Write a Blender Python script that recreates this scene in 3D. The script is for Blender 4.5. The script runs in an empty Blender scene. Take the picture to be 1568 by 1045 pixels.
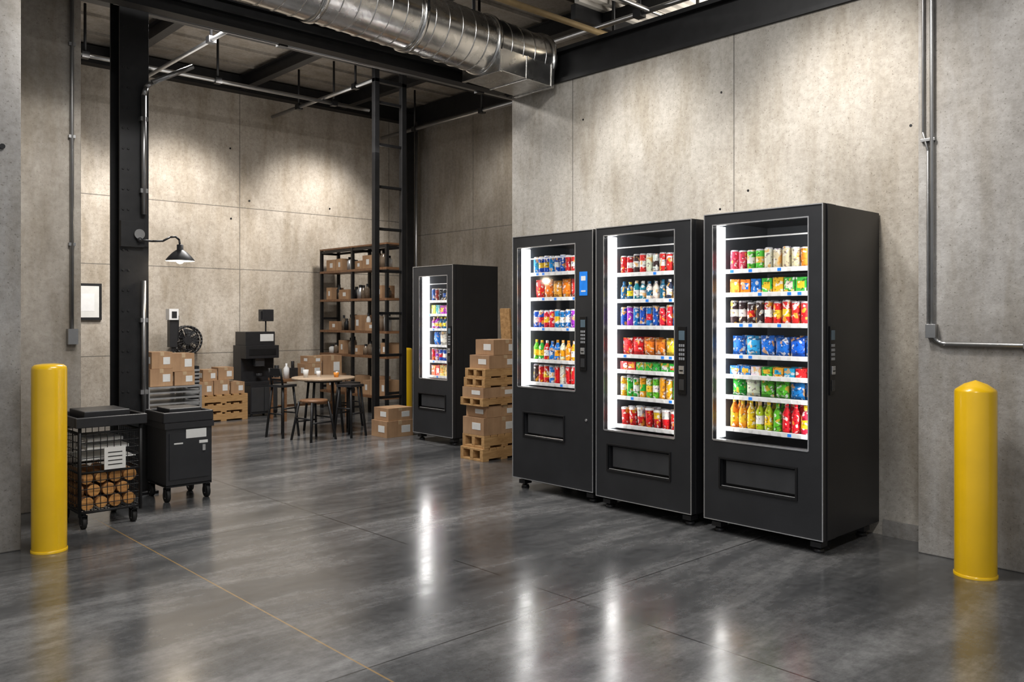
import bpy, math, random
from mathutils import Vector, Matrix
random.seed(7)
scn = bpy.context.scene
try:
    scn.view_settings.view_transform = 'Standard'
    scn.view_settings.look = 'None'
except Exception: pass

# ------------------------------------------------------------------ materials
def newmat(name):
    m = bpy.data.materials.new(name); m.use_nodes = True
    nt = m.node_tree; b = nt.nodes['Principled BSDF']
    return m, nt, b

def N(nt, typ, **kw):
    n = nt.nodes.new(typ)
    for k, v in kw.items(): setattr(n, k, v)
    return n

def mixc(nt, fac, a, b, mode='MIX'):
    n = nt.nodes.new('ShaderNodeMix'); n.data_type = 'RGBA'; n.blend_type = mode
    for idx, s in ((0, fac), (6, a), (7, b)):
        if isinstance(s, bpy.types.NodeSocket): nt.links.new(s, n.inputs[idx])
        elif idx == 0: n.inputs[0].default_value = s
        else: n.inputs[idx].default_value = (*s, 1) if len(s) == 3 else s
    return n.outputs[2]

def math_(nt, op, a, b=None):
    n = nt.nodes.new('ShaderNodeMath'); n.operation = op
    for i, s in enumerate((a, b)):
        if s is None: continue
        if isinstance(s, bpy.types.NodeSocket): nt.links.new(s, n.inputs[i])
        else: n.inputs[i].default_value = s
    return n.outputs[0]

def ramp(nt, fac, stops):
    r = nt.nodes.new('ShaderNodeValToRGB'); nt.links.new(fac, r.inputs[0])
    e = r.color_ramp.elements
    e[0].position = stops[0][0]; e[0].color = (*stops[0][1], 1)
    e[1].position = stops[-1][0]; e[1].color = (*stops[-1][1], 1)
    for p, c in stops[1:-1]:
        k = e.new(p); k.color = (*c, 1)
    return r.outputs[0]

def noise(nt, scale, detail=4, rough=.55, stretch=None, dist=0.0):
    tc = N(nt, 'ShaderNodeTexCoord'); mp = N(nt, 'ShaderNodeMapping')
    nt.links.new(tc.outputs['Object'], mp.inputs[0])
    if stretch: mp.inputs['Scale'].default_value = stretch
    n = N(nt, 'ShaderNodeTexNoise'); nt.links.new(mp.outputs[0], n.inputs['Vector'])
    n.inputs['Scale'].default_value = scale; n.inputs['Detail'].default_value = detail
    n.inputs['Roughness'].default_value = rough; n.inputs['Distortion'].default_value = dist
    return n.outputs[0]

def mat(name, col, rough=.5, metal=0., var=.12, scale=18, bump=0., emis=0., spec=None, coat=0):
    m, nt, b = newmat(name)
    nz = noise(nt, scale)
    lo = tuple(c * (1 - var) for c in col); hi = tuple(min(1, c * (1 + var)) for c in col)
    c = ramp(nt, nz, [(.3, lo), (.7, hi)])
    nt.links.new(c, b.inputs['Base Color'])
    b.inputs['Roughness'].default_value = rough; b.inputs['Metallic'].default_value = metal
    if spec is not None: b.inputs['Specular IOR Level'].default_value = spec
    if coat: b.inputs['Coat Weight'].default_value = coat; b.inputs['Coat Roughness'].default_value = .1
    if emis:
        nt.links.new(c, b.inputs['Emission Color']); b.inputs['Emission Strength'].default_value = emis
    if bump:
        bp = N(nt, 'ShaderNodeBump'); bp.inputs['Strength'].default_value = bump
        bp.inputs['Distance'].default_value = .01
        nt.links.new(noise(nt, scale * 6), bp.inputs['Height']); nt.links.new(bp.outputs[0], b.inputs['Normal'])
    return m

def lines_mask(nt, lines):
    tc = N(nt, 'ShaderNodeTexCoord'); sp = N(nt, 'ShaderNodeSeparateXYZ')
    nt.links.new(tc.outputs['Object'], sp.inputs[0])
    out = None
    for ax, v, w in lines:
        d = math_(nt, 'ABSOLUTE', math_(nt, 'SUBTRACT', sp.outputs[ax], v))
        l = math_(nt, 'LESS_THAN', d, w)
        out = l if out is None else math_(nt, 'MAXIMUM', out, l)
    return out

def concrete(name, dark, light, lines=(), scale=.9, rough=.75):
    m, nt, b = newmat(name)
    big = noise(nt, scale, 6, .6, dist=.4)
    c = ramp(nt, big, [(.32, dark), (.5, tuple((a + d) / 2 for a, d in zip(dark, light))), (.66, light)])
    fine = ramp(nt, noise(nt, 28, 5, .7), [(.3, (.76, .75, .73)), (.6, (1.05, 1.05, 1.05))])
    c = mixc(nt, .9, c, fine, 'MULTIPLY')
    st = ramp(nt, noise(nt, 1.6, 5, .65, (3, 3, .6)), [(.35, (.72, .68, .61)), (.56, (1, 1, 1))])
    c = mixc(nt, .8, c, st, 'MULTIPLY')
    pit = ramp(nt, noise(nt, 90, 2, .5), [(.28, (.5, .48, .45)), (.36, (1, 1, 1))])
    c = mixc(nt, .85, c, pit, 'MULTIPLY')
    if lines:
        c = mixc(nt, math_(nt, 'MULTIPLY', lines_mask(nt, lines), .75), c, (.06, .055, .05))
    nt.links.new(c, b.inputs['Base Color'])
    b.inputs['Roughness'].default_value = rough
    bp = N(nt, 'ShaderNodeBump'); bp.inputs['Strength'].default_value = .4; bp.inputs['Distance'].default_value = .01
    nt.links.new(noise(nt, 22, 8, .7), bp.inputs['Height']); nt.links.new(bp.outputs[0], b.inputs['Normal'])
    return m

def floor_mat():
    m, nt, b = newmat('polished_concrete')
    a = noise(nt, .9, 8, .68, (.6, 2.4, 1), .3)
    c = ramp(nt, a, [(.36, (.060, .062, .065)), (.48, (.100, .102, .105)), (.56, (.165, .165, .168)), (.68, (.28, .28, .28))])
    f = ramp(nt, noise(nt, 16, 9, .8), [(.35, (.6, .6, .6)), (.62, (1.15, 1.15, 1.15))])
    c = mixc(nt, .9, c, f, 'MULTIPLY')
    bigv = ramp(nt, noise(nt, .5, 3), [(.3, (.72, .72, .73)), (.7, (1.15, 1.14, 1.12))])
    c = mixc(nt, .8, c, bigv, 'MULTIPLY')
    j = lines_mask(nt, [(0, 2.72, .004), (0, 5.0, .004), (0, .5, .004), (1, 2.54, .004), (1, 4.7, .004), (1, 6.9, .004), (1, .9, .004)])
    c = mixc(nt, math_(nt, 'MULTIPLY', j, .85), c, (.012, .012, .012))
    y = lines_mask(nt, [(0, 1.66, .004)])
    c = mixc(nt, math_(nt, 'MULTIPLY', y, .6), c, (.40, .24, .07))
    nt.links.new(c, b.inputs['Base Color'])
    r = ramp(nt, noise(nt, 2.2, 6, .65, (.6, 2.0, 1), .4), [(.3, (.14,) * 3), (.7, (.25,) * 3)])
    nt.links.new(r, b.inputs['Roughness'])
    b.inputs['Specular IOR Level'].default_value = .9
    bp = N(nt, 'ShaderNodeBump'); bp.inputs['Strength'].default_value = .015; bp.inputs['Distance'].default_value = .01
    nt.links.new(noise(nt, 9, 5, .6), bp.inputs['Height']); nt.links.new(bp.outputs[0], b.inputs['Normal'])
    return m

def packaging():
    m, nt, b = newmat('printed_packaging')
    at = N(nt, 'ShaderNodeAttribute', attribute_name='Col')
    n1 = ramp(nt, noise(nt, 42, 1, .4), [(.60, (0, 0, 0)), (.63, (1, 1, 1))])
    c = mixc(nt, math_(nt, 'MULTIPLY', n1, .75), at.outputs['Color'], (.85, .84, .80))
    n2 = ramp(nt, noise(nt, 55, 1, .4, (1, 1, 1.4)), [(.36, (1, 1, 1)), (.4, (0, 0, 0))])
    dk = mixc(nt, 1.0, at.outputs['Color'], (.3, .2, .3), 'MULTIPLY')
    c = mixc(nt, math_(nt, 'MULTIPLY', n2, .8), c, dk)
    n3 = ramp(nt, noise(nt, 33, 1, .4, (1, 1, .8)), [(.63, (0, 0, 0)), (.65, (1, 1, 1))])
    c = mixc(nt, math_(nt, 'MULTIPLY', n3, .7), c, (.85, .42, .03))
    nt.links.new(c, b.inputs['Base Color']); b.inputs['Roughness'].default_value = .45
    b.inputs['Specular IOR Level'].default_value = .25
    return m

def glassmat():
    m, nt, b = newmat('clear_glass')
    nt.nodes.remove(b)
    out = [n for n in nt.nodes if n.type == 'OUTPUT_MATERIAL'][0]
    t = N(nt, 'ShaderNodeBsdfTransparent'); g = N(nt, 'ShaderNodeBsdfGlossy'); g.inputs['Roughness'].default_value = .06
    lw = N(nt, 'ShaderNodeLayerWeight'); lw.inputs[0].default_value = .5
    f = math_(nt, 'ADD', math_(nt, 'MULTIPLY', math_(nt, 'POWER', lw.outputs['Facing'], 4), .7), .04)
    mx = N(nt, 'ShaderNodeMixShader')
    nt.links.new(f, mx.inputs[0]); nt.links.new(t.outputs[0], mx.inputs[1]); nt.links.new(g.outputs[0], mx.inputs[2])
    nt.links.new(mx.outputs[0], out.inputs[0])
    return m

def cardboard_mat():
    m, nt, b = newmat('cardboard')
    c = ramp(nt, noise(nt, 3, 4, .6), [(.3, (.32, .18, .095)), (.7, (.48, .30, .165))])
    c2 = ramp(nt, noise(nt, 60, 2, .5, (1, 1, .05)), [(.3, (.88, .88, .88)), (.7, (1, 1, 1))])
    nt.links.new(mixc(nt, 1, c, c2, 'MULTIPLY'), b.inputs['Base Color']); b.inputs['Roughness'].default_value = .8
    return m

def wood(name, lo, hi, rough=.6, st=(2, 14, 14), sc=2.5):
    m, nt, b = newmat(name)
    nt.links.new(ramp(nt, noise(nt, sc, 6, .6, st, .8), [(.3, lo), (.7, hi)]), b.inputs['Base Color'])
    b.inputs['Roughness'].default_value = rough
    return m

def galv():
    m, nt, b = newmat('galvanized_steel')
    v = N(nt, 'ShaderNodeTexVoronoi'); v.inputs['Scale'].default_value = 22
    tc = N(nt, 'ShaderNodeTexCoord'); nt.links.new(tc.outputs['Object'], v.inputs['Vector'])
    c = ramp(nt, v.outputs['Color'], [(.1, (.54, .53, .51)), (.9, (.70, .69, .67))])
    nt.links.new(c, b.inputs['Base Color']); b.inputs['Metallic'].default_value = 1
    nt.links.new(ramp(nt, noise(nt, 5, 5, .6), [(.3, (.2,) * 3), (.7, (.32,) * 3)]), b.inputs['Roughness'])
    return m

M = {}
M['black'] = mat('black_powder_coat', (.018, .018, .020), .42, 0, .15, 30, .02)
M['blackside'] = mat('black_cabinet_steel', (.015, .015, .017), .36, 0, .2, 3, .0)
M['door'] = mat('graphite_door', (.028, .029, .032), .36, .2, .12, 6)
M['blacksteel'] = mat('black_painted_steel', (.011, .011, .012), .5, .3, .3, 12, .05)
M['trim'] = mat('brushed_trim', (.75, .76, .78), .25, .8, .1, 40)
M['dark'] = mat('dark_recess', (.007, .007, .008), .3)
M['flap'] = mat('smoked_flap', (.04, .041, .044), .2, 0, .1, 9)
M['inner'] = mat('cabinet_liner', (.10, .11, .125), .5, 0, .1, 5)
M['shelf'] = mat('shelf_wire_grey', (.36, .37, .39), .4, .3)
M['white'] = mat('white_plastic', (.80, .80, .80), .4, 0, .05)
M['paper'] = mat('white_paper', (.70, .70, .68), .7, 0, .05)
M['led'] = mat('led_strip', (1, .99, .97), .5, 0, 0, emis=8)
M['screen'] = mat('lcd_screen', (.08, .12, .15), .3, 0, .1, emis=.12)
M['blue'] = mat('blue_sticker_glow', (.01, .17, .62), .4, 0, .1, emis=.4)  # sticker blue with a glow of its own added, not a lamp
M['pack'] = packaging()
M['glass'] = glassmat()
M['yellow'] = mat('safety_yellow_paint', (.88, .53, .005), .30, 0, .05, 5, .01, coat=.4)
M['card'] = cardboard_mat()
M['tape'] = mat('packing_tape', (.50, .36, .22), .3)
M['pallet'] = wood('pallet_wood', (.32, .17, .06), (.58, .35, .15), .75)
M['walnut'] = wood('walnut_shelf', (.13, .06, .028), (.26, .13, .06), .5)
M['tabletop'] = wood('table_wood', (.36, .25, .16), (.55, .42, .30), .4)
M['logend'] = wood('log_end_grain', (.48, .20, .05), (.76, .40, .13), .7, (9, 9, 9), 3)
M['bark'] = wood('log_bark', (.18, .08, .03), (.45, .22, .08), .85, (8, 2, 8), 3)
M['galv'] = galv()
M['conduit'] = mat('conduit_steel', (.34, .34, .34), .35, .9, .1, 10)
M['brass'] = mat('ochre_pipe', (.36, .26, .13), .5, .3)
M['rubber'] = mat('rubber', (.01, .01, .01), .7)
M['snack'] = mat('snack_orange', (.75, .27, .03), .5, 0, .35, 16, .2)
M['silver'] = mat('silver_slat', (.5, .51, .52), .35, .7)
M['deck'] = concrete('ceiling_deck', (.19, .172, .15), (.32, .29, .255), scale=.7)
M['deckwhite'] = mat('white_metal_deck', (.72, .68, .62), .5, .1, .2, 2)
M['bulb'] = mat('lamp_bulb', (1, .85, .62), .5, 0, 0, emis=12)
M['panel'] = mat('added_panel_glow', (1, .86, .64), .5, 0, 0, emis=5)  # warm glow for the added ceiling panel
M['jar'] = mat('jar_glass', (.16, .12, .085), .12, 0, .5, 8)

# ------------------------------------------------------------------ mesh builder
class MB:
    def __init__(s): s.v = []; s.f = []; s.m = []; s.c = []; s.s = []
    def face(s, idx, mi=0, col=(1, 1, 1), sm=False):
        s.f.append(idx); s.m.append(mi); s.c.append(col); s.s.append(sm)
    def box(s, x0, x1, y0, y1, z0, z1, mi=0, col=(1, 1, 1)):
        o = len(s.v)
        s.v += [(x0, y0, z0), (x1, y0, z0), (x1, y1, z0), (x0, y1, z0), (x0, y0, z1), (x1, y0, z1), (x1, y1, z1), (x0, y1, z1)]
        for q in ((0, 3, 2, 1), (4, 5, 6, 7), (0, 1, 5, 4), (1, 2, 6, 5), (2, 3, 7, 6), (3, 0, 4, 7)):
            s.face([o + i for i in q], mi, col)
    def cyl(s, p0, p1, r, mi=0, seg=12, r2=None, col=(1, 1, 1), caps=True, capmi=None):
        p0 = Vector(p0); p1 = Vector(p1); r2 = r if r2 is None else r2
        d = (p1 - p0).normalized(); a = Vector((0, 0, 1)) if abs(d.z) < .9 else Vector((1, 0, 0))
        u = d.cross(a).normalized(); w = d.cross(u)
        o = len(s.v)
        for p, rr in ((p0, r), (p1, r2)):
            for i in range(seg):
                t = 2 * math.pi * i / seg
                s.v.append(tuple(p + u * math.cos(t) * rr + w * math.sin(t) * rr))
        for i in range(seg):
            j = (i + 1) % seg
            s.face([o + i, o + seg + i, o + seg + j, o + j], mi, col, True)
        if caps:
            cm = mi if capmi is None else capmi
            s.face([o + i for i in range(seg)], cm, col); s.face([o + seg + i for i in reversed(range(seg))], cm, col)
    def lathe(s, c, prof, mi=0, seg=14, cols=None, axis='Z', mis=None):
        o = len(s.v)
        for r, h in prof:
            for i in range(seg):
                t = 2 * math.pi * i / seg
                a, b2 = r * math.cos(t), r * math.sin(t)
                if axis == 'Z': s.v.append((c[0] + a, c[1] + b2, c[2] + h))
                elif axis == 'X': s.v.append((c[0] + h, c[1] + a, c[2] + b2))
                else: s.v.append((c[0] + b2, c[1] + h, c[2] + a))
        for k in range(len(prof) - 1):
            for i in range(seg):
                j = (i + 1) % seg
                s.face([o + k * seg + i, o + k * seg + j, o + (k + 1) * seg + j, o + (k + 1) * seg + i],
                       mis[k] if mis else mi, cols[k] if cols else (1, 1, 1), True)
    def tube(s, pts, r, mi=0, seg=10):
        for a, b in zip(pts[:-1], pts[1:]): s.cyl(a, b, r, mi, seg)
        for p in pts[1:-1]: s.ball(p, r * 1.01, mi, 8, 6)
    def ball(s, c, r, mi=0, seg=12, rings=8, col=(1, 1, 1), sz=1.):
        prof = [(max(1e-4, r * math.sin(math.pi * k / rings)), -r * sz * math.cos(math.pi * k / rings)) for k in range(rings + 1)]
        s.lathe(c, prof, mi, seg, [col] * rings)
    def pillow(s, x, y, z, w, h, t, col, mi=0):
        n = 5; o = len(s.v)
        for side in (-1, 1):
            for i in range(n + 1):
                for j in range(n + 1):
                    u = i / n * 2 - 1; v = j / n * 2 - 1
                    th = t / 2 * (max(0, 1 - u ** 4) ** .5) * (max(0, 1 - abs(v) ** 3) ** .6) + .001
                    s.v.append((x + side * th, y + u * w / 2 * (1 - .06 * (1 - v * v)), z + h / 2 + v * h / 2))
        k = (n + 1) ** 2
        for side in (0, 1):
            for i in range(n):
                for j in range(n):
                    a = o + side * k + i * (n + 1) + j
                    q = [a, a + 1, a + n + 2, a + n + 1]
                    cc = col if j not in (0, n - 1) else tuple(.6 * q2 for q2 in col)
                    s.face(q if side == 0 else q[::-1], mi, cc, True)
    def make(s, name, mats, parent=None, loc=(0, 0, 0), bevel=0, rot=0):
        me = bpy.data.meshes.new(name); me.from_pydata(s.v, [], s.f)
        for m in mats: me.materials.append(M[m] if isinstance(m, str) else m)
        me.polygons.foreach_set('material_index', s.m); me.polygons.foreach_set('use_smooth', s.s)
        ca = me.color_attributes.new('Col', 'FLOAT_COLOR', 'CORNER')
        buf = []
        for p, c in zip(me.polygons, s.c): buf += [c[0], c[1], c[2], 1] * p.loop_total
        ca.data.foreach_set('color', buf)
        me.update()
        ob = bpy.data.objects.new(name, me); scn.collection.objects.link(ob)
        ob.location = loc; ob.rotation_euler = (0, 0, rot)
        if parent: ob.parent = parent
        if bevel:
            b = ob.modifiers.new('bevel', 'BEVEL'); b.width = bevel; b.segments = 2; b.limit_method = 'ANGLE'; b.angle_limit = math.radians(50)
        return ob

def empty(name, loc, rot=0):
    e = bpy.data.objects.new(name, None); scn.collection.objects.link(e); e.location = loc; e.rotation_euler = (0, 0, rot)
    e.empty_display_size = .1
    return e

# ------------------------------------------------------------------ room shell
b = MB(); b.box(-4, 9, -4, 10.6, -.1, 0); b.make('floor', [floor_mat()])
XR = 4.82
c_lit = concrete('concrete_panel_light', (.34, .31, .27), (.56, .53, .485), [(1, 4.51, .004), (1, 3.075, .004), (1, 1.64, .004), (1, .2, .004)])
b = MB(); b.box(XR, XR + .15, -4, 5.2, 0, 3.08); w = b.make('wall_right', [c_lit])
h = MB()
for yy, zz in ((4.40, 2.75), (3.17, 2.72), (2.97, 2.05), (3.18, 1.95), (1.95, 2.3)): h.cyl((XR - .002, yy, zz), (XR + .01, yy, zz), .008, 0, 8)
h.make('tie_holes', ['dark'], w)
b = MB(); b.box(XR + .15, 7.6, 5.05, 5.2, 0, 3.08); b.make('wall_partition_return', [c_lit])
c_pil = concrete('concrete_grey', (.20, .19, .18), (.37, .36, .35), scale=1.3)
b = MB(); b.box(4.59, XR - .001, -4, 1.82, 0, 4.35); b.make('wall_right_pilaster', [c_pil], bevel=.006)
c_back = concrete('concrete_panel_tan', (.29, .25, .20), (.52, .47, .41), [(2, 2.65, .005), (2, 1.85, .005), (2, .78, .005), (0, 4.88, .005), (0, 2.5, .005), (0, 7.2, .005)])
b = MB(); b.box(-2, 7.75, 10.45, 10.6, 0, 4.35); w = b.make('wall_back', [c_back])
h = MB()
for xx, zz in ((4.75, 3.4), (5.01, 2.75), (4.76, 2.5), (6.2, 2.75), (3.3, 1.95), (6.25, 1.95)): h.cyl((xx, 10.44, zz), (xx, 10.452, zz), .012, 0, 8)
h.make('tie_holes', ['dark'], w)
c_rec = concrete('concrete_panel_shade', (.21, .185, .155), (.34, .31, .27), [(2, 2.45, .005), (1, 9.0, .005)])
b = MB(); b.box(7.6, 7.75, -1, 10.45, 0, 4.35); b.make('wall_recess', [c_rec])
b = MB(); b.box(-1.5, 1.15, 5.07, 5.9, 0, 4.35); w = b.make('wall_left_pier', [c_pil], bevel=.006)
h = MB(); h.cyl((1.06, 5.055, 2.13), (1.06, 5.07, 2.13), .014, 0, 10); h.make('anchor_bolt', ['dark'], w)
c_pil2 = concrete('concrete_pier_warm', (.24, .215, .185), (.45, .415, .37), scale=1.1)
b = MB(); b.box(-1.5, 1.71, 6.0, 6.45, 0, 4.35); b.make('wall_left_return', [c_pil2], bevel=.006)
b = MB(); b.box(XR - .015, XR, 1.82, 2.1, 0, .09); b.make('baseboard_right', [c_pil])

# ceiling
b = MB(); b.box(-4, 9, -4, 10.6, 4.35, 4.42)
y = -3.9
while y < 10.4:
    b.box(-4, 9, y, y + .03, 4.32, 4.35); y += .6
b.make('ceiling', ['deck'])
b = MB(); b.box(XR + .15, 7.6, .5, 4.62, 3.78, 3.82)
y = .5
while y < 4.6:
    b.box(XR + .15, 7.6, y, y + .05, 3.745, 3.78); y += .12
b.make('ceiling_corrugated_deck', ['deckwhite'])
b = MB()
for x in (5.3, 6.3, 7.3): b.box(x, x + .06, .5, 4.7, 3.64, 3.74)
for yy in (4.62, 3.2, 1.8): b.box(XR + .15, 7.6, yy, yy + .05, 3.62, 3.74)
b.make('ceiling_deck_frame', ['blacksteel'])
b = MB(); b.box(5.5, 6.1, 3.55, 3.75, 3.70, 3.73, 1); b.box(5.48, 6.12, 3.53, 3.77, 3.73, 3.745, 0)  # added glowing panel, stands in for the yellowish glow on insulation
b.make('added_glow_panel', ['white', 'panel'])

def ibeam(name, p0, p1, hgt, wid, mt='blacksteel'):
    p0 = Vector(p0); p1 = Vector(p1); b = MB(); L = (p1 - p0).length; t = .012
    b.box(0, L, -wid / 2, wid / 2, 0, t); b.box(0, L, -wid / 2, wid / 2, hgt - t, hgt); b.box(0, L, -t / 2, t / 2, t, hgt - t)
    return b.make(name, [mt], None, p0, 0, math.atan2(p1.y - p0.y, p1.x - p0.x))
b = MB(); b.box(XR - .02, XR + .2, -4, 5.25, 3.08, 3.11); b.box(XR - .02, XR + .2, -4, 5.25, 3.32, 3.35); b.box(XR + .03, XR + .06, -4, 5.25, 3.11, 3.32)
b.make('ceiling_edge_beam', ['blacksteel'])
b = MB(); b.box(-2, 7.6, 10.3, 10.45, 4.12, 4.32); b.make('ceiling_beam_back', ['blacksteel'])
b = MB(); b.box(7.45, 7.6, 5.2, 10.3, 4.05, 4.32); b.make('ceiling_beam_recess', ['blacksteel'])
ibeam('ceiling_beam', (-3, 5.32, 3.12), (4.82, 5.32, 3.12), .10, .10)
ibeam('ceiling_beam', (-3, 5.9, 3.42), (7.4, 5.9, 3.42), .10, .10)
ibeam('ceiling_beam', (-3, 8.0, 4.02), (7.4, 8.0, 4.02), .22, .12)
for x in (1.8, 3.3, 4.85, 6.3):
    ibeam('ceiling_joist', (x, 5.3, 4.14), (x, 10.3, 4.14), .17, .10)
for x in (1.5, 3.6, 5.0):
    ibeam('ceiling_joist', (x, -2, 4.02), (x, 5.3, 4.02), .28, .14)

def pipe(name, pts, r, mt='conduit', seg=10, extra=None):
    b = MB(); b.tube(pts, r, 0, seg)
    mats = [mt]
    if extra: extra(b); mats.append('blacksteel')
    return b.make(name, mats)
def hang(xs, ys, z, top=4.33):
    def f(b):
        for x, y in zip(xs, ys):
            b.cyl((x, y, z), (x, y, top), .014, 1, 8); b.box(x - .035, x + .035, y - .035, y + .035, z - .03, z + .03, 1)
    return f
pipe('ceiling_conduit', [(1.0, 9.0, 3.82), (5.9, 9.0, 3.82)], .022, extra=hang([2.6, 3.95, 5.4], [9, 9, 9], 3.82))
pipe('ceiling_conduit', [(5.26, 7.9, 3.86), (5.26, 10.3, 3.86)], .022, extra=hang([5.26, 5.26], [8.3, 9.6], 3.86))
pipe('ceiling_conduit', [(3.23, 6.6, 3.75), (3.23, 10.2, 3.75)], .02, extra=hang([3.23], [7.5], 3.75))
pipe('ceiling_conduit', [(6.9, 6.0, 3.8), (6.9, 10.2, 3.8)], .025, extra=hang([6.9, 6.9], [8, 9.4], 3.8))
pipe('ceiling_conduit', [(-1, 5.2, 3.34), (4.9, 5.2, 3.34)], .018, extra=hang([2.6, 3.5, 4.4], [5.2] * 3, 3.34))
pipe('ceiling_conduit', [(2.0, 6.3, 3.45), (7.3, 6.3, 3.45)], .02, extra=hang([3.3, 5.4], [6.3] * 2, 3.45))
pipe('ochre_pipe', [(1.5, 4.42, 3.47), (5.32, 4.42, 3.47)], .024, 'brass', extra=hang([5.2], [4.42], 3.47, 4.3))
pipe('ceiling_conduit', [(3.2, 3.9, 3.5), (6.2, 3.9, 3.5)], .016, extra=hang([5.6], [3.9], 3.5, 3.75))
pipe('ceiling_conduit', [(5.0, .8, 3.5), (5.0, 5.1, 3.5)], .02, extra=hang([5.0, 5.0], [2.5, 4.0], 3.5, 3.75))

# duct (local x measured back from the wall end)
duct = empty('spiral_air_duct', (4.78, 4.86, 3.27)); duct.rotation_euler = (0, .038, .01)
R = .215
b = MB(); b.lathe((0, 0, 0), [(R, -7.3), (R, -.02)], 0, 56, axis='X')
x = -7.2
while x < -.1:
    b.lathe((x, 0, 0), [(R, 0), (R + .004, .002), (R + .004, .008), (R, .010)], 0, 56, axis='X'); x += .12
for xr in (-6.3, -4.8, -2.9, -2.05, -1.3, -.62): b.lathe((xr, 0, 0), [(R, 0), (R + .014, .002), (R + .014, .04), (R, .042)], 0, 56, axis='X')
b.lathe((-.04, 0, 0), [(.001, 0), (R + .02, 0), (R + .02, .03), (.001, .03)], 0, 56, axis='X')
b.make('duct_tube', ['galv'], duct)
b = MB(); b.box(-.58, -.03, -.205, .205, -.235, -.05); b.box(-.60, -.57, -.215, .215, -.245, -.05); b.box(-.05, -.02, -.215, .215, -.245, -.05); b.box(-.32, -.30, -.212, .212, -.242, -.06)
b.make('duct_boot', ['galv'], duct, bevel=.004)
b = MB()
for xr in (-2.88, -1.28):
    b.cyl((xr, .235, 0), (xr, .235, .9), .008); b.cyl((xr, -.235, 0), (xr, -.235, .9), .008)
b.make('duct_hangers', ['blacksteel'], duct)

# ------------------------------------------------------------------ vending machines
PAL = {
 'pastel': [(.78, .04, .02), (.85, .28, .02), (.80, .68, .42), (.80, .04, .05), (.75, .70, .60), (.10, .55, .05), (.85, .52, .08), (.75, .05, .10)],
 'warm': [(.78, .02, .02), (.85, .22, .01), (.01, .16, .62), (.78, .72, .6), (.85, .50, .03), (.70, .02, .02), (.06, .45, .06)],
 'redwhite': [(.68, .01, .015), (.62, .01, .015), (.80, .76, .70), (.05, .03, .03), (.68, .02, .02), (.02, .22, .60), (.75, .03, .03)],
 'blue': [(.005, .13, .62), (.01, .25, .72), (.005, .08, .48), (.04, .38, .80), (.01, .17, .68), (.72, .03, .03)],
 'mixlow': [(.78, .76, .7), (.02, .22, .70), (.05, .50, .06), (.75, .03, .03), (.85, .46, .03), (.03, .40, .65)],
 'green': [(.01, .20, .65), (.85, .36, .01), (.03, .42, .04), (.75, .02, .02), (.78, .72, .6), (.12, .52, .03)],
 'rainbow': [(.88, .26, .01), (.88, .58, .01), (.45, .65, .01), (.10, .52, .02), (.72, .01, .02), (.72, .01, .04), (.02, .35, .65)],
 'teal': [(.01, .22, .32), (.02, .38, .45), (.75, .70, .62), (.01, .12, .25), (.75, .65, .03), (.48, .03, .48), (.02, .03, .06)],
 'purple': [(.01, .08, .45), (.70, .02, .04), (.30, .03, .42), (.85, .40, .03), (.60, .04, .22), (.01, .20, .55), (.75, .7, .65)],
 'red': [(.70, .01, .015), (.72, .015, .02), (.35, .02, .32), (.74, .02, .02), (.80, .25, .15), (.74, .02, .02)],
 'orange': [(.85, .10, .01), (.88, .22, .01), (.75, .02, .02), (.85, .60, .22), (.85, .38, .03)],
 'dark': [(.02, .06, .20), (.02, .02, .03), (.03, .10, .35), (.3, .04, .03)],
}
SILV = (.55, .55, .57)
def products(mb, x0, y0, y1, z, hgt, kind, pal, rows=2):
    cols = PAL[pal]; k = 0
    wid = {'can': .052, 'bottle': .052, 'bag': .085, 'box': .062, 'cup': .058}[kind]
    n = max(3, int((y1 - y0) / wid)); step = (y1 - y0) / n
    for i in range(n):
        yc = y1 - (i + .5) * step
        if pal == 'rainbow': c0 = cols[int(i / n * len(cols))]
        else:
            if i % 2 == 0: k = random.randrange(len(cols))
            c0 = cols[k] if random.random() < .75 else random.choice(cols)
        c = tuple(min(1, q * random.uniform(.85, 1.1)) for q in c0)
        alt = random.choice([(.8, .8, .76), cols[(k + 1) % len(cols)], (.85, .55, .03), c, c])
        for rr in range(rows):
            xx = x0 + step * .55 + rr * step * 1.1; r = step * .44; hh = hgt * random.uniform(.93, 1.03)
            if kind == 'can':
                mb.lathe((xx, yc, z), [(.0005, 0), (r * .85, 0), (r, hh * .06), (r, hh * .3), (r, hh * .62), (r, hh * .92), (r * .82, hh), (.0005, hh)], 0, 14, [SILV, c, c, alt, c, SILV, SILV])
            elif kind == 'cup':
                mb.lathe((xx, yc, z), [(.0005, 0), (r * .8, 0), (r * .9, hh * .5), (r * .98, hh * .85), (r * 1.02, hh * .86), (r * 1.0, hh * .97), (.0005, hh)], 0, 14, [c, c, alt, c, (.8, .8, .8), (.8, .8, .8)])
            elif kind == 'bottle':
                mb.lathe((xx, yc, z), [(.0005, 0), (r * .9, 0), (r, hh * .05), (r, hh * .2), (r * .96, hh * .5), (r, hh * .62), (r * .45, hh * .82), (r * .38, hh * .86), (r * .42, hh * .87), (r * .42, hh), (.0005, hh)], 0, 14,
                         [c, c, c, alt, c, c, c, (.8, .8, .8), alt, alt])
            elif kind == 'bag':
                mb.pillow(xx, yc, z, step * .93, hh, .045, c)
            else:
                mb.box(xx - .02, xx + .02, yc - step * .44, yc + step * .44, z, z + hh * .75, 0, c)
                mb.box(xx - .0205, xx - .02, yc - step * .3, yc + step * .3, z + hh * .2, z + hh * .55, 0, alt)

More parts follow.
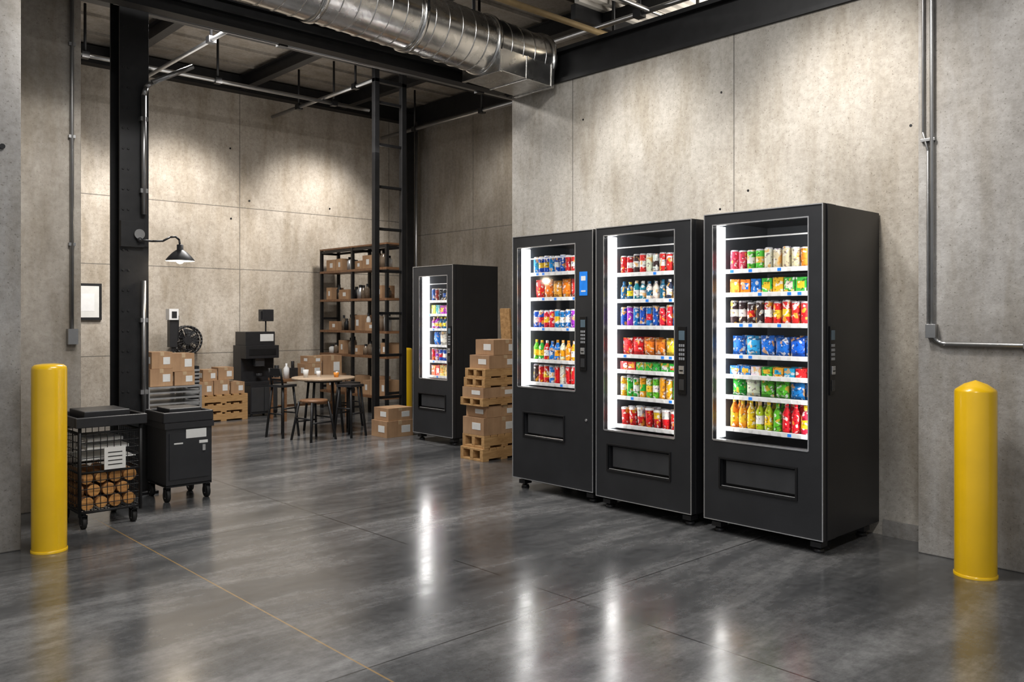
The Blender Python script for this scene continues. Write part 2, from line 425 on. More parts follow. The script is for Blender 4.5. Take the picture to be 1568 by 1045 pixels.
def vending(X, Y, W, D, H, win, shelves, slot, key, z0=.075, sticker=False):
    wy0, wy1, wz0, wz1 = win
    p = empty('vending_machine', (X, Y, 0))
    dt = .035
    b = MB()
    b.box(dt, D, 0, .03, z0, H); b.box(dt, D, W - .03, W, z0, H); b.box(D - .03, D, .03, W - .03, z0, H)
    b.box(dt, D - .03, .03, W - .03, wz1 + .03, H); b.box(dt, D - .03, .03, W - .03, z0, wz0 - .03)
    b.box(.06, D - .02, .04, W - .04, z0 - .02, z0)
    b.box(.125, .130, -.0015, .0, z0 + .01, H - .01, 1)
    b.box(.036, .124, -.006, .0, z0, H, 0)
    b.make('cabinet', ['blackside', 'dark'], p, bevel=.004)
    b = MB()
    b.box(dt + .005, D - .035, wy1 + .014, W - .031, wz0 - .03, wz1 + .03); b.box(dt + .005, D - .035, .031, wy0 - .014, wz0 - .03, wz1 + .03)
    b.box(D - .045, D - .032, .03, W - .03, wz0 - .03, wz1 + .03)
    b.make('liner', ['inner'], p)
    b = MB()
    sy0, sy1, sz0, sz1 = slot
    b.box(0, dt, 0, wy0, z0, H); b.box(0, dt, wy1, W, z0, H); b.box(0, dt, wy0, wy1, wz1, H)
    b.box(0, dt, wy0, wy1, sz1, wz0); b.box(0, dt, wy0, wy1, z0, sz0)
    b.box(0, dt, wy0, sy0, sz0, sz1); b.box(0, dt, sy1, wy1, sz0, sz1)
    b.make('door', ['door'], p)
    b = MB()
    t = .005
    for (a0, a1, c0, c1) in ((0, t, z0, H), (W - t, W, z0, H), (t, W - t, H - t, H), (t, W - t, z0, z0 + .004)):
        b.box(-.004, .0, a0, a1, c0, c1)
    t = .006
    for (a0, a1, c0, c1) in ((wy0 - t, wy0, wz0 - t, wz1 + t), (wy1, wy1 + t, wz0 - t, wz1 + t), (wy0, wy1, wz1, wz1 + t), (wy0, wy1, wz0 - t * 1.6, wz0)):
        b.box(-.003, .003, a0, a1, c0, c1)
    b.make('door_trim', ['trim'], p)
    b = MB()
    t = .012
    for (a0, a1, c0, c1) in ((sy0 - t, sy0, sz0 - t, sz1 + t), (sy1, sy1 + t, sz0 - t, sz1 + t), (sy0, sy1, sz1, sz1 + t), (sy0, sy1, sz0 - t, sz0)):
        b.box(-.007, .004, a0, a1, c0, c1, 0)
    b.box(.03, .034, sy0, sy1, sz0, sz1, 0)
    b.box(.008, .016, sy0 + .006, sy1 - .03, sz0 + .02, sz1 - .006, 1)
    b.box(.0, .006, sy0 + .004, sy1 - .004, sz0 + .002, sz0 + .007, 2)
    b.make('delivery_flap', ['dark', 'flap', 'trim'], p, bevel=.002)
    b = MB(); b.v = [(.012, wy0, wz0), (.012, wy0, wz1), (.012, wy1, wz1), (.012, wy1, wz0)]; b.face([0, 1, 2, 3]); b.make('window_glass', ['glass'], p)
    b = MB()
    b.box(.04, .125, wy1, wy1 + .012, wz0, wz1); b.box(.04, .125, wy0 - .012, wy0, wz0, wz1)
    b.box(.06, .075, wy0, wy1, wz1 + .005, wz1 + .015)
    b.make('led_strips', ['led'], p)
    b = MB()
    b.box(.105, .115, wy0, wy1, wz1 - .075, wz1 - .068, 1)
    for (z, hh, kind, pal) in shelves:
        b.box(.11, D - .07, wy0 + .002, wy1 - .002, z - .008, z - .001, 0)
        b.box(.100, .11, wy0 + .002, wy1 - .012, z - .022, z + .003, 1)
        yy = wy0 + .03
        while yy < wy1 - .05:
            b.box(.098, .0995, yy, yy + .022, z - .018, z - .002, 2 if random.random() < .15 else 3); yy += .06
    b.make('shelves', ['shelf', 'white', 'blue', 'paper'], p)
    b = MB()
    for (z, hh, kind, pal) in shelves:
        products(b, .115, wy0 + .008, wy1 - .022, z, hh, kind, pal, 2)
    b.make('products', ['pack'], p)
    b = MB()
    for fy in (.06, W - .06):
        for fx in (.07, D - .09):
            b.box(fx - .035, fx + .035, fy - .03, fy + .03, z0 - .045, z0 - .018)
            b.cyl((fx, fy, .018), (fx, fy, z0 - .03), .014, 0, 10)
            b.cyl((fx, fy, 0), (fx, fy, .02), .03, 0, 14, .024)
    b.make('leveling_feet', ['black'], p)
    b = MB()
    ky0, ky1, kz0, kz1, side = key
    def kb(u0, u1, v0, v1, d0, d1, mi):
        if side: b.box(u0, u1, -d1 - .006, -d0 - .006, v0, v1, mi)
        else: b.box(-d1, -d0, u0, u1, v0, v1, mi)
    kw = ky1 - ky0; kh = kz1 - kz0
    kb(ky0, ky1, kz0, kz1, 0, .008, 0)
    kb(ky0 + kw * .15, ky1 - kw * .15, kz1 - kh * .20, kz1 - kh * .06, .008, .010, 1)
    for r in range(4):
        for c in range(3):
            kb(ky0 + kw * (.16 + c * .24), ky0 + kw * (.34 + c * .24), kz1 - kh * (.30 + r * .065), kz1 - kh * (.26 + r * .065), .008, .011, 2)
    kb(ky0 + kw * .2, ky1 - kw * .2, kz0 + kh * .30, kz0 + kh * .42, .008, .014, 3)
    kb(ky0 + kw * .3, ky1 - kw * .3, kz0 + kh * .34, kz0 + kh * .36, .014, .016, 0)
    kb(ky0 + kw * .2, ky1 - kw * .2, kz0 + kh * .06, kz0 + kh * .22, .008, .012, 4)
    b.make('payment_keypad', ['dark', 'screen', 'shelf', 'trim', 'flap'], p, bevel=.001)
    if sticker:
        b = MB(); b.box(-.003, -.0002, ky0 - .004, ky1 + .006, 1.38, 1.54, 0)
        b.box(-.004, -.003, ky0 + .01, ky1 - .01, 1.48, 1.51, 1); b.box(-.004, -.003, ky0 + .01, ky1 - .01, 1.405, 1.415, 1)
        b.make('blue_sign', ['blue', 'white'], p)
        b = MB(); b.cyl((-.004, W * .5, H - .05), (0, W * .5, H - .05), .006); b.cyl((-.006, .06, .55), (0, .06, .55), .009); b.make('lock', ['trim'], p)
    return p

vending(4.155, 2.122, .727, .655, 1.828, (.085, .665, .54, 1.76),
        [(1.51, .115, 'can', 'pastel'), (1.375, .11, 'box', 'warm'), (1.20, .13, 'can', 'redwhite'), (1.02, .11, 'bag', 'blue'),
         (.905, .07, 'box', 'mixlow'), (.785, .095, 'bag', 'green'), (.60, .165, 'bottle', 'rainbow')],
        (.155, .615, .275, .43), (.050, .105, .83, 1.19, True))
vending(4.155, 2.935, .745, .645, 1.815, (.125, .675, .515, 1.757),
        [(1.52, .12, 'can', 'redwhite'), (1.35, .12, 'bottle', 'teal'), (1.18, .13, 'can', 'purple'), (.995, .11, 'bag', 'warm'),
         (.895, .07, 'box', 'mixlow'), (.725, .13, 'can', 'green'), (.54, .12, 'cup', 'red')],
        (.16, .64, .26, .415), (.035, .095, .78, 1.18, False))
vending(4.20, 3.745, .78, .60, 1.818, (.165, .725, .74, 1.73),
        [(1.555, .12, 'can', 'blue'), (1.375, .13, 'bag', 'orange'), (1.16, .13, 'can', 'purple'), (.93, .14, 'bottle', 'green'), (.765, .13, 'can', 'redwhite')],
        (.27, .66, .39, .55), (.055, .115, .88, 1.24, False), sticker=True)
vending(5.095, 6.33, .64, .575, 1.74, (.09, .53, .63, 1.636),
        [(1.40, .12, 'can', 'dark'), (1.265, .12, 'box', 'teal'), (1.12, .12, 'bottle', 'teal'), (.957, .13, 'bag', 'green'), (.80, .12, 'can', 'purple'), (.65, .14, 'box', 'orange')],
        (.12, .54, .33, .47), (.02, .07, .78, 1.15, False))

# ------------------------------------------------------------------ bollards
def bollard(x, y, r, h, cone=False):
    if cone: prof = [(r, 0), (r, h - .055), (r * .96, h - .045), (r * .55, h - .018), (.001, h)]
    else: prof = [(r, 0), (r, h - .03), (r * .96, h - .015), (r * .8, h - .005), (r * .4, h), (.001, h + .001)]
    b = MB(); b.lathe((0, 0, 0), prof, 0, 40); b.lathe((0, 0, 0), [(r + .004, 0), (r + .004, .012), (r, .014)], 0, 40)
    return b.make('safety_bollard', ['yellow'], loc=(x, y, 0))
bollard(1.258, 4.965, .085, .99)
bollard(4.395, 1.475, .092, .935, True)
bollard(5.76, 8.0, .062, .88)

# ------------------------------------------------------------------ conduits on walls
b = MB()
pts = [(4.575, 1.745, 4.3), (4.575, 1.745, 1.19)]
b.tube(pts, .010); b.box(4.555, 4.59, 1.72, 1.77, 1.13, 1.20)
arc = [(4.575, 1.745 - .07 * (1 - math.cos(a)), 1.17 - .07 * math.sin(a)) for a in [i * math.pi / 12 for i in range(7)]]
b.tube(arc + [(4.575, -2, 1.10)], .012)
b.tube([(4.577, 1.79, 4.3), (4.577, 1.79, 2.2), (4.577, 1.765, 2.1), (4.577, 1.765, 1.2)], .006)
for zz in (3.2, 2.15): b.box(4.57, 4.59, 1.73, 1.80, zz, zz + .015)
for yy in (1.3, .5): b.box(4.56, 4.59, yy, yy + .02, 1.085, 1.115)
b.make('electrical_conduit', ['conduit'], bevel=.001)
b = MB(); b.tube([(1.65, 5.985, 4.3), (1.65, 5.985, 1.15)], .012); b.box(1.62, 1.68, 5.955, 6.0, 1.06, 1.16)
for zz in (3.0, 2.4, 1.7): b.box(1.63, 1.67, 5.975, 6.0, zz, zz + .02)
b.make('electrical_conduit', ['conduit'])

# ------------------------------------------------------------------ steel column with wall lamp
col = empty('steel_column', (2.08, 6.2, 0))
b = MB()
b.box(-.098, .098, -.10, -.085, .02, 4.34); b.box(-.098, .098, .085, .10, .02, 4.34); b.box(-.008, .008, -.085, .085, .02, 4.34); b.box(-.15, .15, -.15, .15, 0, .02)
z = .3
while z < 4.2:
    for xx in (-.075, -.04): b.cyl((xx, -.106, z), (xx, -.10, z), .008, 0, 8)
    z += .14
b.box(-.098, .06, -.13, -.10, 1.72, 1.9)
b.make('h_section', ['blacksteel'], col, bevel=.002)
b = MB()
b.tube([(.055, -.125, .55), (.055, -.125, 1.49)], .016); b.tube([(.055, -.125, 1.95), (.055, -.125, 2.78), (.07, -.125, 2.84), (.11, -.125, 2.88), (.4, -.125, 3.05)], .018)
for zz in (.7, 1.2, 2.1, 2.6): b.box(.03, .08, -.14, -.10, zz, zz + .03)
b.cyl((.02, -.15, 1.81), (.02, -.13, 1.81), .035, 0, 20)
b.make('column_conduit', ['conduit'], col)
lamp = empty('wall_lamp', (2.08, 6.05, 0))
b = MB()
b.tube([(.02, 0, 1.77), (.10, -.01, 1.765), (.17, -.02, 1.77), (.22, -.02, 1.80), (.26, -.02, 1.805), (.285, -.02, 1.785), (.29, -.02, 1.74)], .007)
b.ball((.02, 0, 1.77), .018, 0)
b.lathe((.29, -.02, 1.635), [(.10, 0), (.094, .012), (.075, .035), (.05, .06), (.03, .075), (.022, .08), (.022, .115), (.001, .12)], 0, 28)
b.lathe((.29, -.02, 1.635), [(.098, 0), (.09, .010), (.07, .032), (.045, .055), (.001, .06)], 1, 28)
b.ball((.29, -.02, 1.645), .03, 2)
b.make('lamp_arm_and_shade', ['black', 'white', 'bulb'], lamp)

# ------------------------------------------------------------------ ladder, corner post
b = MB()
for x in (0, .355): b.box(x - .03, x + .03, -.03, .03, 0, 4.0 if x == 0 else 3.95)
z = .35
while z < 3.8:
    b.box(.03, .325, -.015, .015, z, z + .03); z += .455
b.box(-.03, .385, -.03, .03, 3.76, 3.80)
b.make('steel_ladder', ['blacksteel'], loc=(5.12, 7.68, 0), bevel=.003)
b = MB(); b.box(7.28, 7.40, 10.1, 10.24, 0, 4.2, 0); b.cyl((7.44, 10.1, 0), (7.44, 10.1, 4.1), .022, 1); b.cyl((7.22, 10.1, .3), (7.22, 10.1, 4.1), .016, 1)
b.make('corner_post', ['blacksteel', 'conduit'])

# ------------------------------------------------------------------ storage rack
rk = empty('storage_rack', (5.95, 8.68, 0))
b = MB(); RL, RD = 1.55, .26
for yy in (0, RL / 2, RL):
    for xx in (0, RD): b.box(xx - .018, xx + .018, yy - .018, yy + .018, 0, 2.13)
    for zz in (2.08, 1.2, .28): b.box(.018, RD - .018, yy - .01, yy + .01, zz, zz + .03)
for xx in (0, RD): b.box(xx - .012, xx + .012, 0, RL, 2.09, 2.12)
b.make('frame', ['blacksteel'], rk)
b = MB(); SZ = [1.82, 1.44, 1.03, .72, .22]
for zz in SZ: b.box(-.02, RD + .02, -.02, RL + .02, zz, zz + .03)
b.box(-.02, RD + .02, -.02, RL + .02, 2.13, 2.15)
b.make('shelf_boards', ['walnut'], rk)
b = MB()
for si, zz in enumerate(SZ):
    y = .05
    while y < RL - .12:
        k = random.random(); z0 = zz + .031
        if k < (.62 if si < 4 else .1):
            r = random.uniform(.028, .048); h = random.uniform(.1, .24); cc = random.choice([0, 0, 2, 3, 4])
            b.lathe((.08 + random.uniform(0, .04), y + r, z0), [(.001, 0), (r, 0), (r, h * .65), (r * .5, h * .8), (r * .5, h), (.001, h)], cc, 14, mis=[cc, cc, cc, 3, 3]); y += r * 2 + .02
        elif k < .95:
            wdt = random.uniform(.12, .24); h = random.uniform(.1, .2) * (1.3 if si == 4 else 1)
            b.box(.03, .22, y, y + wdt, z0, z0 + h, 1); b.box(.028, .03, y + wdt * .3, y + wdt * .6, z0 + h * .3, z0 + h * .7, 2); y += wdt + .02
        else: y += .1
b.make('stored_jars_and_boxes', ['jar', 'card', 'paper', 'blacksteel', 'silver'], rk)

# ------------------------------------------------------------------ boxes and pallets
def cbox(x, y, z, w, d, h, label=True, rot=0):
    b = MB(); b.box(-w / 2, w / 2, -d / 2, d / 2, 0, h - .002, 0)
    b.box(-.02, .02, -d / 2 - .0015, d / 2 + .0015, h * .75, h - .0015, 1)
    if label:
        b.box(-w / 2 + w * .55, -w / 2 + w * .88, -d / 2 - .002, -d / 2, h * .25, h * .68, 2)
        b.box(-w / 2 - .002, -w / 2, -d * .35, d * .05, h * .3, h * .7, 2)
    return b.make('cardboard_box', ['card', 'tape', 'paper'], loc=(x, y, z), rot=rot, bevel=.0025)
def pallet(x, y, z, w, d, h=.11):
    b = MB(); t = h * .17; h -= .001
    for i in range(3):
        yy = -d / 2 + i * (d - .04) / 2
        b.box(-w / 2, w / 2, yy, yy + .04, t, h - t)
    for i in range(6):
        xx = -w / 2 + i * (w - .07) / 5
        b.box(xx, xx + .07, -d / 2, d / 2, h - t, h)
    for i in range(3):
        xx = -w / 2 + i * (w - .07) / 2
        b.box(xx, xx + .07, -d / 2, d / 2, 0, t)
    return b.make('wooden_pallet', ['pallet'], loc=(x, y, z), bevel=.002)
sx, sy = 4.97, 5.61
pallet(sx, sy, 0, .5, .30, .11); pallet(sx + .01, sy, .11, .48, .29, .11)
cbox(sx, sy, .22, .46, .28, .15); cbox(sx + .02, sy, .37, .43, .27, .10)
pallet(sx, sy, .47, .5, .30, .07); cbox(sx - .01, sy, .54, .45, .28, .09); pallet(sx + .01, sy, .63, .46, .28, .08); pallet(sx + .01, sy, .71, .44, .27, .08)
cbox(sx + .03, sy, .79, .38, .26, .115); cbox(sx + .06, sy, .905, .32, .24, .135)
b = MB(); b.box(-.015, .015, -.05, .05, 0, 1.32); o = b.make('wooden_plank', ['pallet'], loc=(5.36, 5.78, 0)); o.rotation_euler = (0, -.10, .3)
cbox(5.10, 7.34, 0, .33, .28, .17); cbox(5.11, 7.34, .17, .30, .26, .13)
PX = 4.33
for k in range(3): pallet(PX, 9.92, k * .105, .60, .45, .105)
for (x, w, h) in ((PX - .20, .17, .16), (PX - .01, .19, .17), (PX + .19, .17, .14)): cbox(x, 9.86, .315, w, .26, h)
cbox(PX - .14, 9.86, .475, .17, .2, .14); cbox(PX + .06, 9.87, .485, .19, .2, .15)
b = MB()
for x in (-.28, .28):
    for y in (-.2, .2): b.box(x - .012, x + .012, y - .012, y + .012, 0, .488)
for z in (.06, .12, .18, .24, .30, .36, .42, .476):
    b.box(-.28, .28, -.2, .2, z, z + .010); b.box(-.28, .28, -.215, -.2, z - .006, z + .01)
b.make('wire_shelf_cart', ['silver'], loc=(3.56, 9.4, 0))
cbox(3.43, 9.38, .49, .24, .3, .19); cbox(3.68, 9.38, .49, .22, .3, .15); cbox(3.44, 9.38, .68, .22, .28, .18); cbox(3.67, 9.38, .64, .24, .28, .20)
b = MB(); b.box(-.1, .1, -.08, .1, 0, .67, 1)
for k in range(14): b.box(-.1, .1, -.1, -.075, .05 + k * .043, .075 + k * .043, 0)
b.make('louvered_heater', ['silver', 'blacksteel'], loc=(3.91, 9.72, 0), bevel=.003)
# floor fan
b = MB()
b.cyl((0, 0, 0), (0, 0, .03), .12, 0, 24); b.cyl((0, 0, .03), (0, 0, .80), .015)
FZ = .95
for rr in (.17, .115, .06):
    pts = [(rr * math.cos(a), -.06, FZ + rr * math.sin(a)) for a in [i * math.pi / 12 for i in range(25)]]
    b.tube(pts, .013 if rr > .15 else .004, 0, 6)
    pts = [(q[0], .03, q[2]) for q in pts]; b.tube(pts, .013 if rr > .15 else .004, 0, 6)
for i in range(16):
    a = i * math.pi / 8; b.cyl((.03 * math.cos(a), -.065, FZ + .03 * math.sin(a)), (.17 * math.cos(a), -.06, FZ + .17 * math.sin(a)), .003, 0, 5)
b.cyl((0, -.07, FZ), (0, .08, FZ), .05, 0, 16)
for i in range(5):
    a = i * 2 * math.pi / 5; o = len(b.v)
    for da, rr, yy in ((-.4, .03, -.03), (.4, .03, 0), (.5, .155, .01), (-.5, .155, -.04)):
        b.v.append((rr * math.cos(a + da), yy, FZ + rr * math.sin(a + da)))
    b.face([o, o + 1, o + 2, o + 3], 0)
b.make('pedestal_fan', ['black'], loc=(4.12, 10.30, 0))
b = MB(); b.box(-.1, .1, -.1, .1, 0, .02); b.box(-.02, .02, -.02, .02, .02, .9); b.box(-.045, .045, -.04, .04, .88, 1.3); b.box(-.06, .05, -.06, .05, 1.20, 1.33, 1); b.box(-.03, .03, -.062, -.06, 1.22, 1.30, 0)
b.cyl((.06, 0, .95), (.06, -.02, 1.25), .012, 0)
b.make('scanner_stand', ['black', 'white'], loc=(3.86, 10.05, 0), bevel=.006)
# coffee station
cf = empty('coffee_station', (4.92, 9.85, 0))
b = MB(); b.box(-.18, .18, 0, .36, .03, .39); b.box(-.17, -.005, -.008, 0, .06, .36, 1); b.box(.005, .17, -.008, 0, .06, .36, 1)
for x in (-.16, .16):
    for y in (.02, .34): b.box(x - .012, x + .012, y - .012, y + .012, 0, .03)
b.make('cabinet', ['black', 'flap'], cf, bevel=.004)
b = MB(); b.box(-.24, .24, .0, .36, .39, .43); b.box(-.24, .2, .14, .36, .43, .88); b.box(-.24, .2, 0, .14, .72, .88); b.box(-.1, .02, .03, .1, .62, .72, 1); b.cyl((-.04, .06, .50), (-.04, .06, .53), .04, 1, 12); b.box(-.2, .16, -.004, 0, .76, .84, 2)
b.cyl((.22, .1, .43), (.22, .1, .62), .03, 1, 14)
b.make('espresso_machine', ['black', 'flap', 'blacksteel'], cf, bevel=.006)
b = MB(); b.box(-.22, .17, .05, .34, .88, 1.05); b.box(-.03, .15, .045, .05, .93, 1.02, 1); b.cyl((.12, .2, 1.05), (.12, .2, 1.18), .01); b.box(.05, .2, .14, .26, 1.18, 1.33); b.box(.03, .05, .16, .2, 1.2, 1.31)
b.make('label_printer', ['black', 'paper'], cf, bevel=.006)
b = MB(); b.box(-.45, .45, -.2, .2, .47, .498)
for x in (-.42, .42):
    for y in (-.17, .17): b.box(x - .015, x + .015, y - .015, y + .015, 0, .47)
b.box(-.42, .42, -.01, .01, .15, .18)
b.make('work_bench', ['walnut'], loc=(5.27, 9.35, 0))
cbox(5.52, 9.35, .50, .26, .24, .26); cbox(5.24, 9.3, .50, .22, .2, .17); cbox(5.26, 9.3, .67, .18, .2, .09)
b = MB(); b.box(-.05, .05, -.04, .04, 0, .12); b.cyl((0, 0, .12), (0, 0, .2), .02); b.make('black_canister', ['black'], loc=(5.04, 9.35, .50), bevel=.004)
b = MB(); b.lathe((0, 0, 0), [(.001, 0), (.035, 0), (.035, .12), (.012, .15), (.012, .18), (.001, .18)], 0, 16); b.make('white_bottle', ['white'], loc=(4.92, 9.28, .50))

b = MB(); b.box(-.16, .16, -.03, 0, 0, .42, 0); b.box(-.13, .13, -.033, -.03, .03, .39, 1); b.box(-.08, .08, -.0345, -.033, .1, .3, 2)
b.make('framed_notice', ['blacksteel', 'paper', 'white'], loc=(3.03, 10.45, 1.2))

# ------------------------------------------------------------------ table and seats
b = MB(); b.lathe((0, 0, 0), [(.001, .565), (.33, .565), (.335, .575), (.335, .585), (.33, .59), (.001, .59)], 0, 40)
for i in range(4):
    a = i * math.pi / 2 + .5; b.cyl((.18 * math.cos(a), .18 * math.sin(a), .565), (.24 * math.cos(a), .24 * math.sin(a), 0), .013, 1)
b.lathe((0, 0, 0), [(.19, .54), (.20, .54), (.20, .565), (.19, .565)], 1, 24)
b.make('round_table', ['tabletop', 'blacksteel'], loc=(4.72, 8.08, 0))
def cup(x, y, r, h, m):
    b = MB(); b.lathe((0, 0, 0), [(.001, 0), (r * .75, 0), (r, h), (r * .9, h), (r * .7, .008), (.001, .008)], 0, 16); b.make('coffee_cup', [m], loc=(x, y, .59))
cup(4.52, 8.1, .03, .085, 'paper'); cup(4.8, 7.95, .03, .05, 'snack'); cup(4.7, 8.15, .025, .06, 'white'); cup(4.9, 8.1, .03, .05, 'silver')
def stool(x, y, h, w, back=0, rot=0, seat='walnut', round_=False):
    b = MB()
    if round_: b.lathe((0, 0, 0), [(.001, h - .025), (w / 2, h - .025), (w / 2 + .004, h - .012), (w / 2, h), (.001, h)], 1, 28)
    else: b.box(-w / 2, w / 2, -w / 2, w / 2, h - .025, h, 1)
    k = w / 2 * .75; q = w / 2 * 1.15
    for sx in (-1, 1):
        for sy in (-1, 1): b.cyl((sx * k, sy * k, h - .02), (sx * q, sy * q, 0), .0125, 0, 8)
    m = (k + q * 1.0) / 2
    for s in (-1, 1):
        b.cyl((-m, s * m, h * .45), (m, s * m, h * .45), .008, 0, 8); b.cyl((s * m, -m, h * .55), (s * m, m, h * .55), .008, 0, 8)
    if back:
        for s in (-1, 1): b.cyl((s * k, k, h - .02), (s * k, k + .04, h + back), .011, 0, 8)
        b.box(-k, k, k + .025, k + .04, h + back * .55, h + back, 0); b.box(-k, k, k + .01, k + .022, h + back * .25, h + back * .38, 0)
    nm = 'dining_chair' if back else 'bar_stool'
    b.make(nm, ['blacksteel', seat], loc=(x, y, 0), rot=rot)
stool(4.34, 7.62, .405, .27, 0, .15, 'walnut', True)
stool(4.22, 8.04, .54, .20, .17, 1.9, 'black')
stool(4.74, 7.58, .54, .20, 0, .3, 'black')
stool(5.16, 8.30, .50, .20, 0, .2, 'black')

# ------------------------------------------------------------------ carts
def caster(b, x, y, mi_f, mi_w, r=.035):
    b.cyl((x, y, r * 2 + .005), (x, y, r * 2 + .03), .012, mi_f, 8)
    b.box(x - .018, x - .014, y - .012, y + .03, r * .8, r * 2 + .01, mi_f); b.box(x + .014, x + .018, y - .012, y + .03, r * .8, r * 2 + .01, mi_f); b.box(x - .018, x + .018, y - .012, y + .03, r * 2 + .004, r * 2 + .01, mi_f)
    b.cyl((x - .012, y + .01, r), (x + .012, y + .01, r), r, mi_w, 18); b.cyl((x - .0135, y + .01, r), (x + .0135, y + .01, r), r * .45, 2, 12)
ct = empty('wire_basket_cart', (1.50, 5.29, 0))
b = MB(); CW, CD, CB, CT = .34, .41, .10, .56
for z in (CB, .33, CT):
    for y in (0, CD): b.cyl((0, y, z), (CW, y, z), .007, 0, 8)
    for x in (0, CW): b.cyl((x, 0, z), (x, CD, z), .007, 0, 8)
for x in (0, CW):
    for y in (0, CD): b.cyl((x, y, .08), (x, y, .60), .010, 0, 8)
n = 9
for i in range(1, n):
    x = CW * i / n
    for y in (0, CD): b.cyl((x, y, CB), (x, y, CT), .0025, 0, 5, caps=False)
    b.cyl((x, 0, CB), (x, CD, CB), .0025, 0, 5, caps=False)
for i in range(1, 11):
    y = CD * i / 11
    for x in (0, CW): b.cyl((x, y, CB), (x, y, CT), .0025, 0, 5, caps=False)
    b.cyl((0, y, CB), (CW, y, CB), .0025, 0, 5, caps=False)
z = CB + .045
while z < CT:
    for y in (0, CD): b.cyl((0, y, z), (CW, y, z), .0025, 0, 5, caps=False)
    for x in (0, CW): b.cyl((x, 0, z), (x, CD, z), .0025, 0, 5, caps=False)
    z += .045
for x in (.03, CW - .03):
    for y in (.03, CD - .03): caster(b, x, y, 0, 1)
b.make('wire_frame', ['blacksteel', 'rubber', 'silver'], ct)
b = MB()
b.box(-.015, CW + .015, -.015, CD + .015, .595, .605, 0)
for (a0, a1, c0, c1) in ((-.03, CW + .03, -.03, -.012), (-.03, CW + .03, CD + .012, CD + .03), (-.03, -.012, -.012, CD + .012), (CW + .012, CW + .03, -.012, CD + .012)):
    b.box(a0, a1, c0, c1, .595, .655, 0)
b.box(.04, CW - .04, .06, CD - .06, .605, .68, 0)
b.make('top_tray', ['black'], ct, bevel=.008)
b = MB()
for zi in range(3):
    for xi in range(4 if zi % 2 == 0 else 3):
        r = random.uniform(.034, .040); cx = .048 + (xi + (.5 if zi % 2 else 0)) * .080; cz = .145 + zi * .073
        dx = random.uniform(-.012, .012)
        b.cyl((cx, .02 + random.uniform(0, .02), cz), (cx + dx, CD - .03, cz), r, 1, 14, r * 1.02, capmi=0)
    for yi in range(4):
        r = .034; b.cyl((.012, .06 + yi * .088, .147 + zi * .073 + .0), (.03, .06 + yi * .088, .147 + zi * .073), r, 1, 14, capmi=0)
b.make('firewood_logs', ['logend', 'bark'], ct, bevel=.004)
b = MB(); b.box(.02, CW - .02, .02, CD - .02, .40, .405, 0); b.box(.05, CW - .05, .05, .25, .455, .475, 0); b.box(.06, CW - .08, .06, .24, .50, .52, 0); b.make('folded_liners', ['paper'], ct, bevel=.006)
b = MB(); b.box(.13, .25, -.014, -.008, .34, .47, 0)
for k in range(4): b.box(.15, .23, -.0155, -.014, .365 + k * .024, .37 + k * .024, 1)
b.make('price_tag', ['paper', 'dark'], ct)

c2 = empty('utility_bin_cart', (2.14, 5.68, 0))
b = MB(); b.box(0, .31, 0, .34, .11, .51, 0); b.box(-.012, .322, -.012, .352, .49, .53, 0); b.box(.02, .29, -.006, 0, .15, .46, 1)
b.box(.24, .26, -.018, -.006, .33, .37, 2)
b.box(.13, .27, -.008, -.006, .42, .48, 3); b.box(.05, .11, -.008, -.006, .385, .395, 3); b.box(.22, .28, -.008, -.006, .38, .40, 3)
b.make('bin_body', ['black', 'door', 'trim', 'paper'], c2, bevel=.008)
b = MB(); b.box(-.01, .30, .0, .33, .53, .545, 0)
for (a0, a1, q0, q1) in ((-.02, .32, -.01, .01), (-.02, .32, .32, .34), (-.02, 0, .01, .32), (.30, .32, .01, .32)): b.box(a0, a1, q0, q1, .53, .60, 0)
b.box(.04, .26, .05, .28, .545, .62, 0)
b.make('lid_tray', ['black'], c2, bevel=.012)
b = MB()
for x in (.02, .29):
    for y in (.03, .31): caster(b, x, y, 0, 1, .042)
b.box(0, .31, .0, .34, .10, .115, 0)
b.make('casters', ['blacksteel', 'rubber', 'silver'], c2)

# ------------------------------------------------------------------ lights
def area(name, loc, tgt, sx, sy, e, col=(1, 1, 1), spread=None):
    l = bpy.data.lights.new(name, 'AREA'); l.shape = 'RECTANGLE'; l.size = sx; l.size_y = sy; l.energy = e; l.color = col
    if spread: l.spread = math.radians(spread)
    o = bpy.data.objects.new(name, l); scn.collection.objects.link(o); o.location = loc
    o.rotation_euler = (Vector(tgt) - Vector(loc)).to_track_quat('-Z', 'Y').to_euler(); return o
def spot(name, loc, tgt, e, ang, blend=.8, col=(1, 1, 1), r=.1):
    l = bpy.data.lights.new(name, 'SPOT'); l.energy = e; l.spot_size = math.radians(ang); l.spot_blend = blend; l.color = col; l.shadow_soft_size = r
    o = bpy.data.objects.new(name, l); scn.collection.objects.link(o); o.location = loc
    o.rotation_euler = (Vector(tgt) - Vector(loc)).to_track_quat('-Z', 'Y').to_euler(); return o
WARM = (1, .95, .88)
spot('wall_washer_light', (3.4, 2.3, 3.5), (4.82, 2.25, 1.85), 270, 68, .8, WARM, .15)
spot('wall_washer_light', (3.4, 3.85, 3.5), (4.82, 3.8, 1.85), 200, 66, .8, WARM, .15)
spot('wall_washer_light', (3.2, .9, 3.6), (4.6, .95, 2.4), 120, 56, .9, WARM, .15)
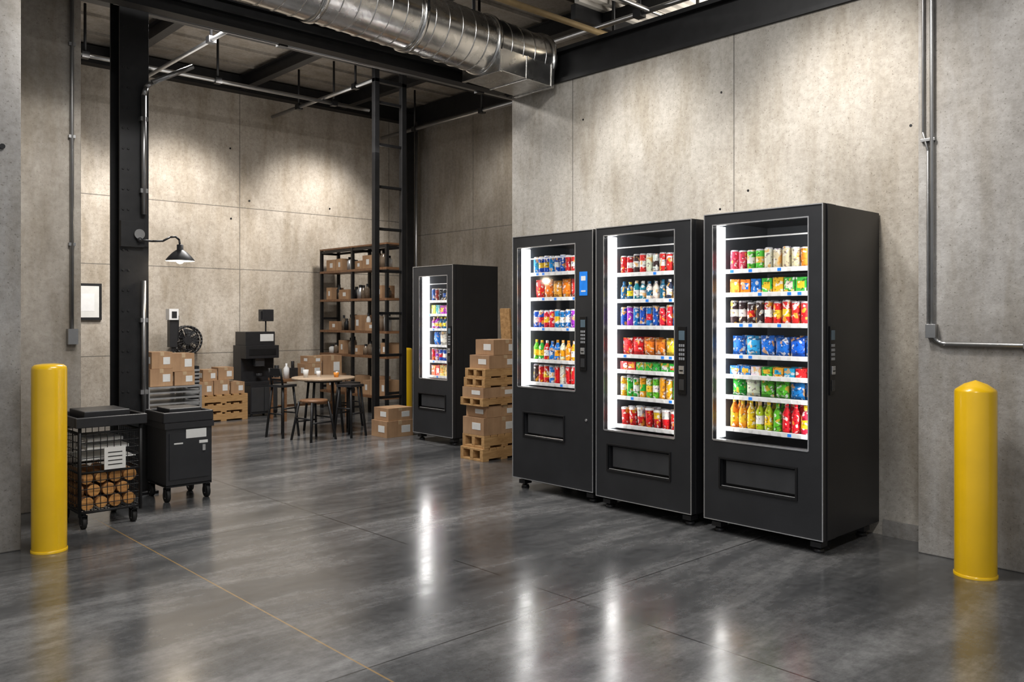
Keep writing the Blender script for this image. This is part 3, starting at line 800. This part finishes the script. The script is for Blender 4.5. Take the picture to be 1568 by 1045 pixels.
spot('wall_washer_light', (4.0, 8.8, 3.75), (4.0, 10.45, 2.2), 330, 74, .85, WARM, .15)
spot('wall_washer_light', (5.9, 8.8, 3.75), (5.9, 10.45, 2.2), 330, 74, .85, WARM, .15)
spot('wall_washer_light', (2.6, 8.8, 3.75), (2.6, 10.45, 2.3), 170, 66, .85, WARM, .15)
spot('wall_washer_light', (6.2, 7.4, 3.8), (7.7, 8.2, 2.2), 130, 85, .9, WARM, .15)
spot('wall_washer_light', (1.6, 4.2, 3.5), (1.40, 6.0, 2.2), 130, 50, .9, WARM, .15)
area('highbay_light', (2.2, 3.2, 3.9), (2.2, 3.2, 0), 1.6, .3, 95, (1, .98, .95))
area('highbay_light', (3.6, 7.2, 3.9), (3.6, 7.2, 0), 1.6, .3, 165, (1, .97, .94))
area('highbay_light', (.5, 0, 3.9), (.5, 0, 0), 1.6, .3, 100, (1, .98, .95))
area('deck_fill_light', (6.2, 3.0, 3.1), (6.2, 3.0, 4), 1.5, 1.5, 80, WARM)  # added fill, no fixture here, brightens the corrugated deck
area('deck_fill_light', (4.0, 8.2, 3.0), (4.0, 8.2, 4.4), 2.5, 1.5, 22, WARM)  # added fill in mid-air to lift the rear ceiling
pl = bpy.data.lights.new('lamp_bulb_light', 'POINT'); pl.energy = 5; pl.color = (1, .85, .65); pl.shadow_soft_size = .03
o = bpy.data.objects.new('lamp_bulb_light', pl); scn.collection.objects.link(o); o.location = (2.37, 6.03, 1.6)

wd = bpy.data.worlds.new('world'); scn.world = wd; wd.use_nodes = True
bg = wd.node_tree.nodes['Background']; bg.inputs[0].default_value = (.93, .96, 1, 1); bg.inputs[1].default_value = .38

# ------------------------------------------------------------------ camera
cam = bpy.data.cameras.new('camera'); co = bpy.data.objects.new('camera', cam); scn.collection.objects.link(co)
cam.sensor_width = 36; cam.lens = 1300 / 1568 * 36; cam.shift_y = -37.5 / 1568
co.location = (0, 0, 1.24); co.rotation_euler = (math.radians(90), 0, -math.atan2(.68, .734))
scn.camera = co
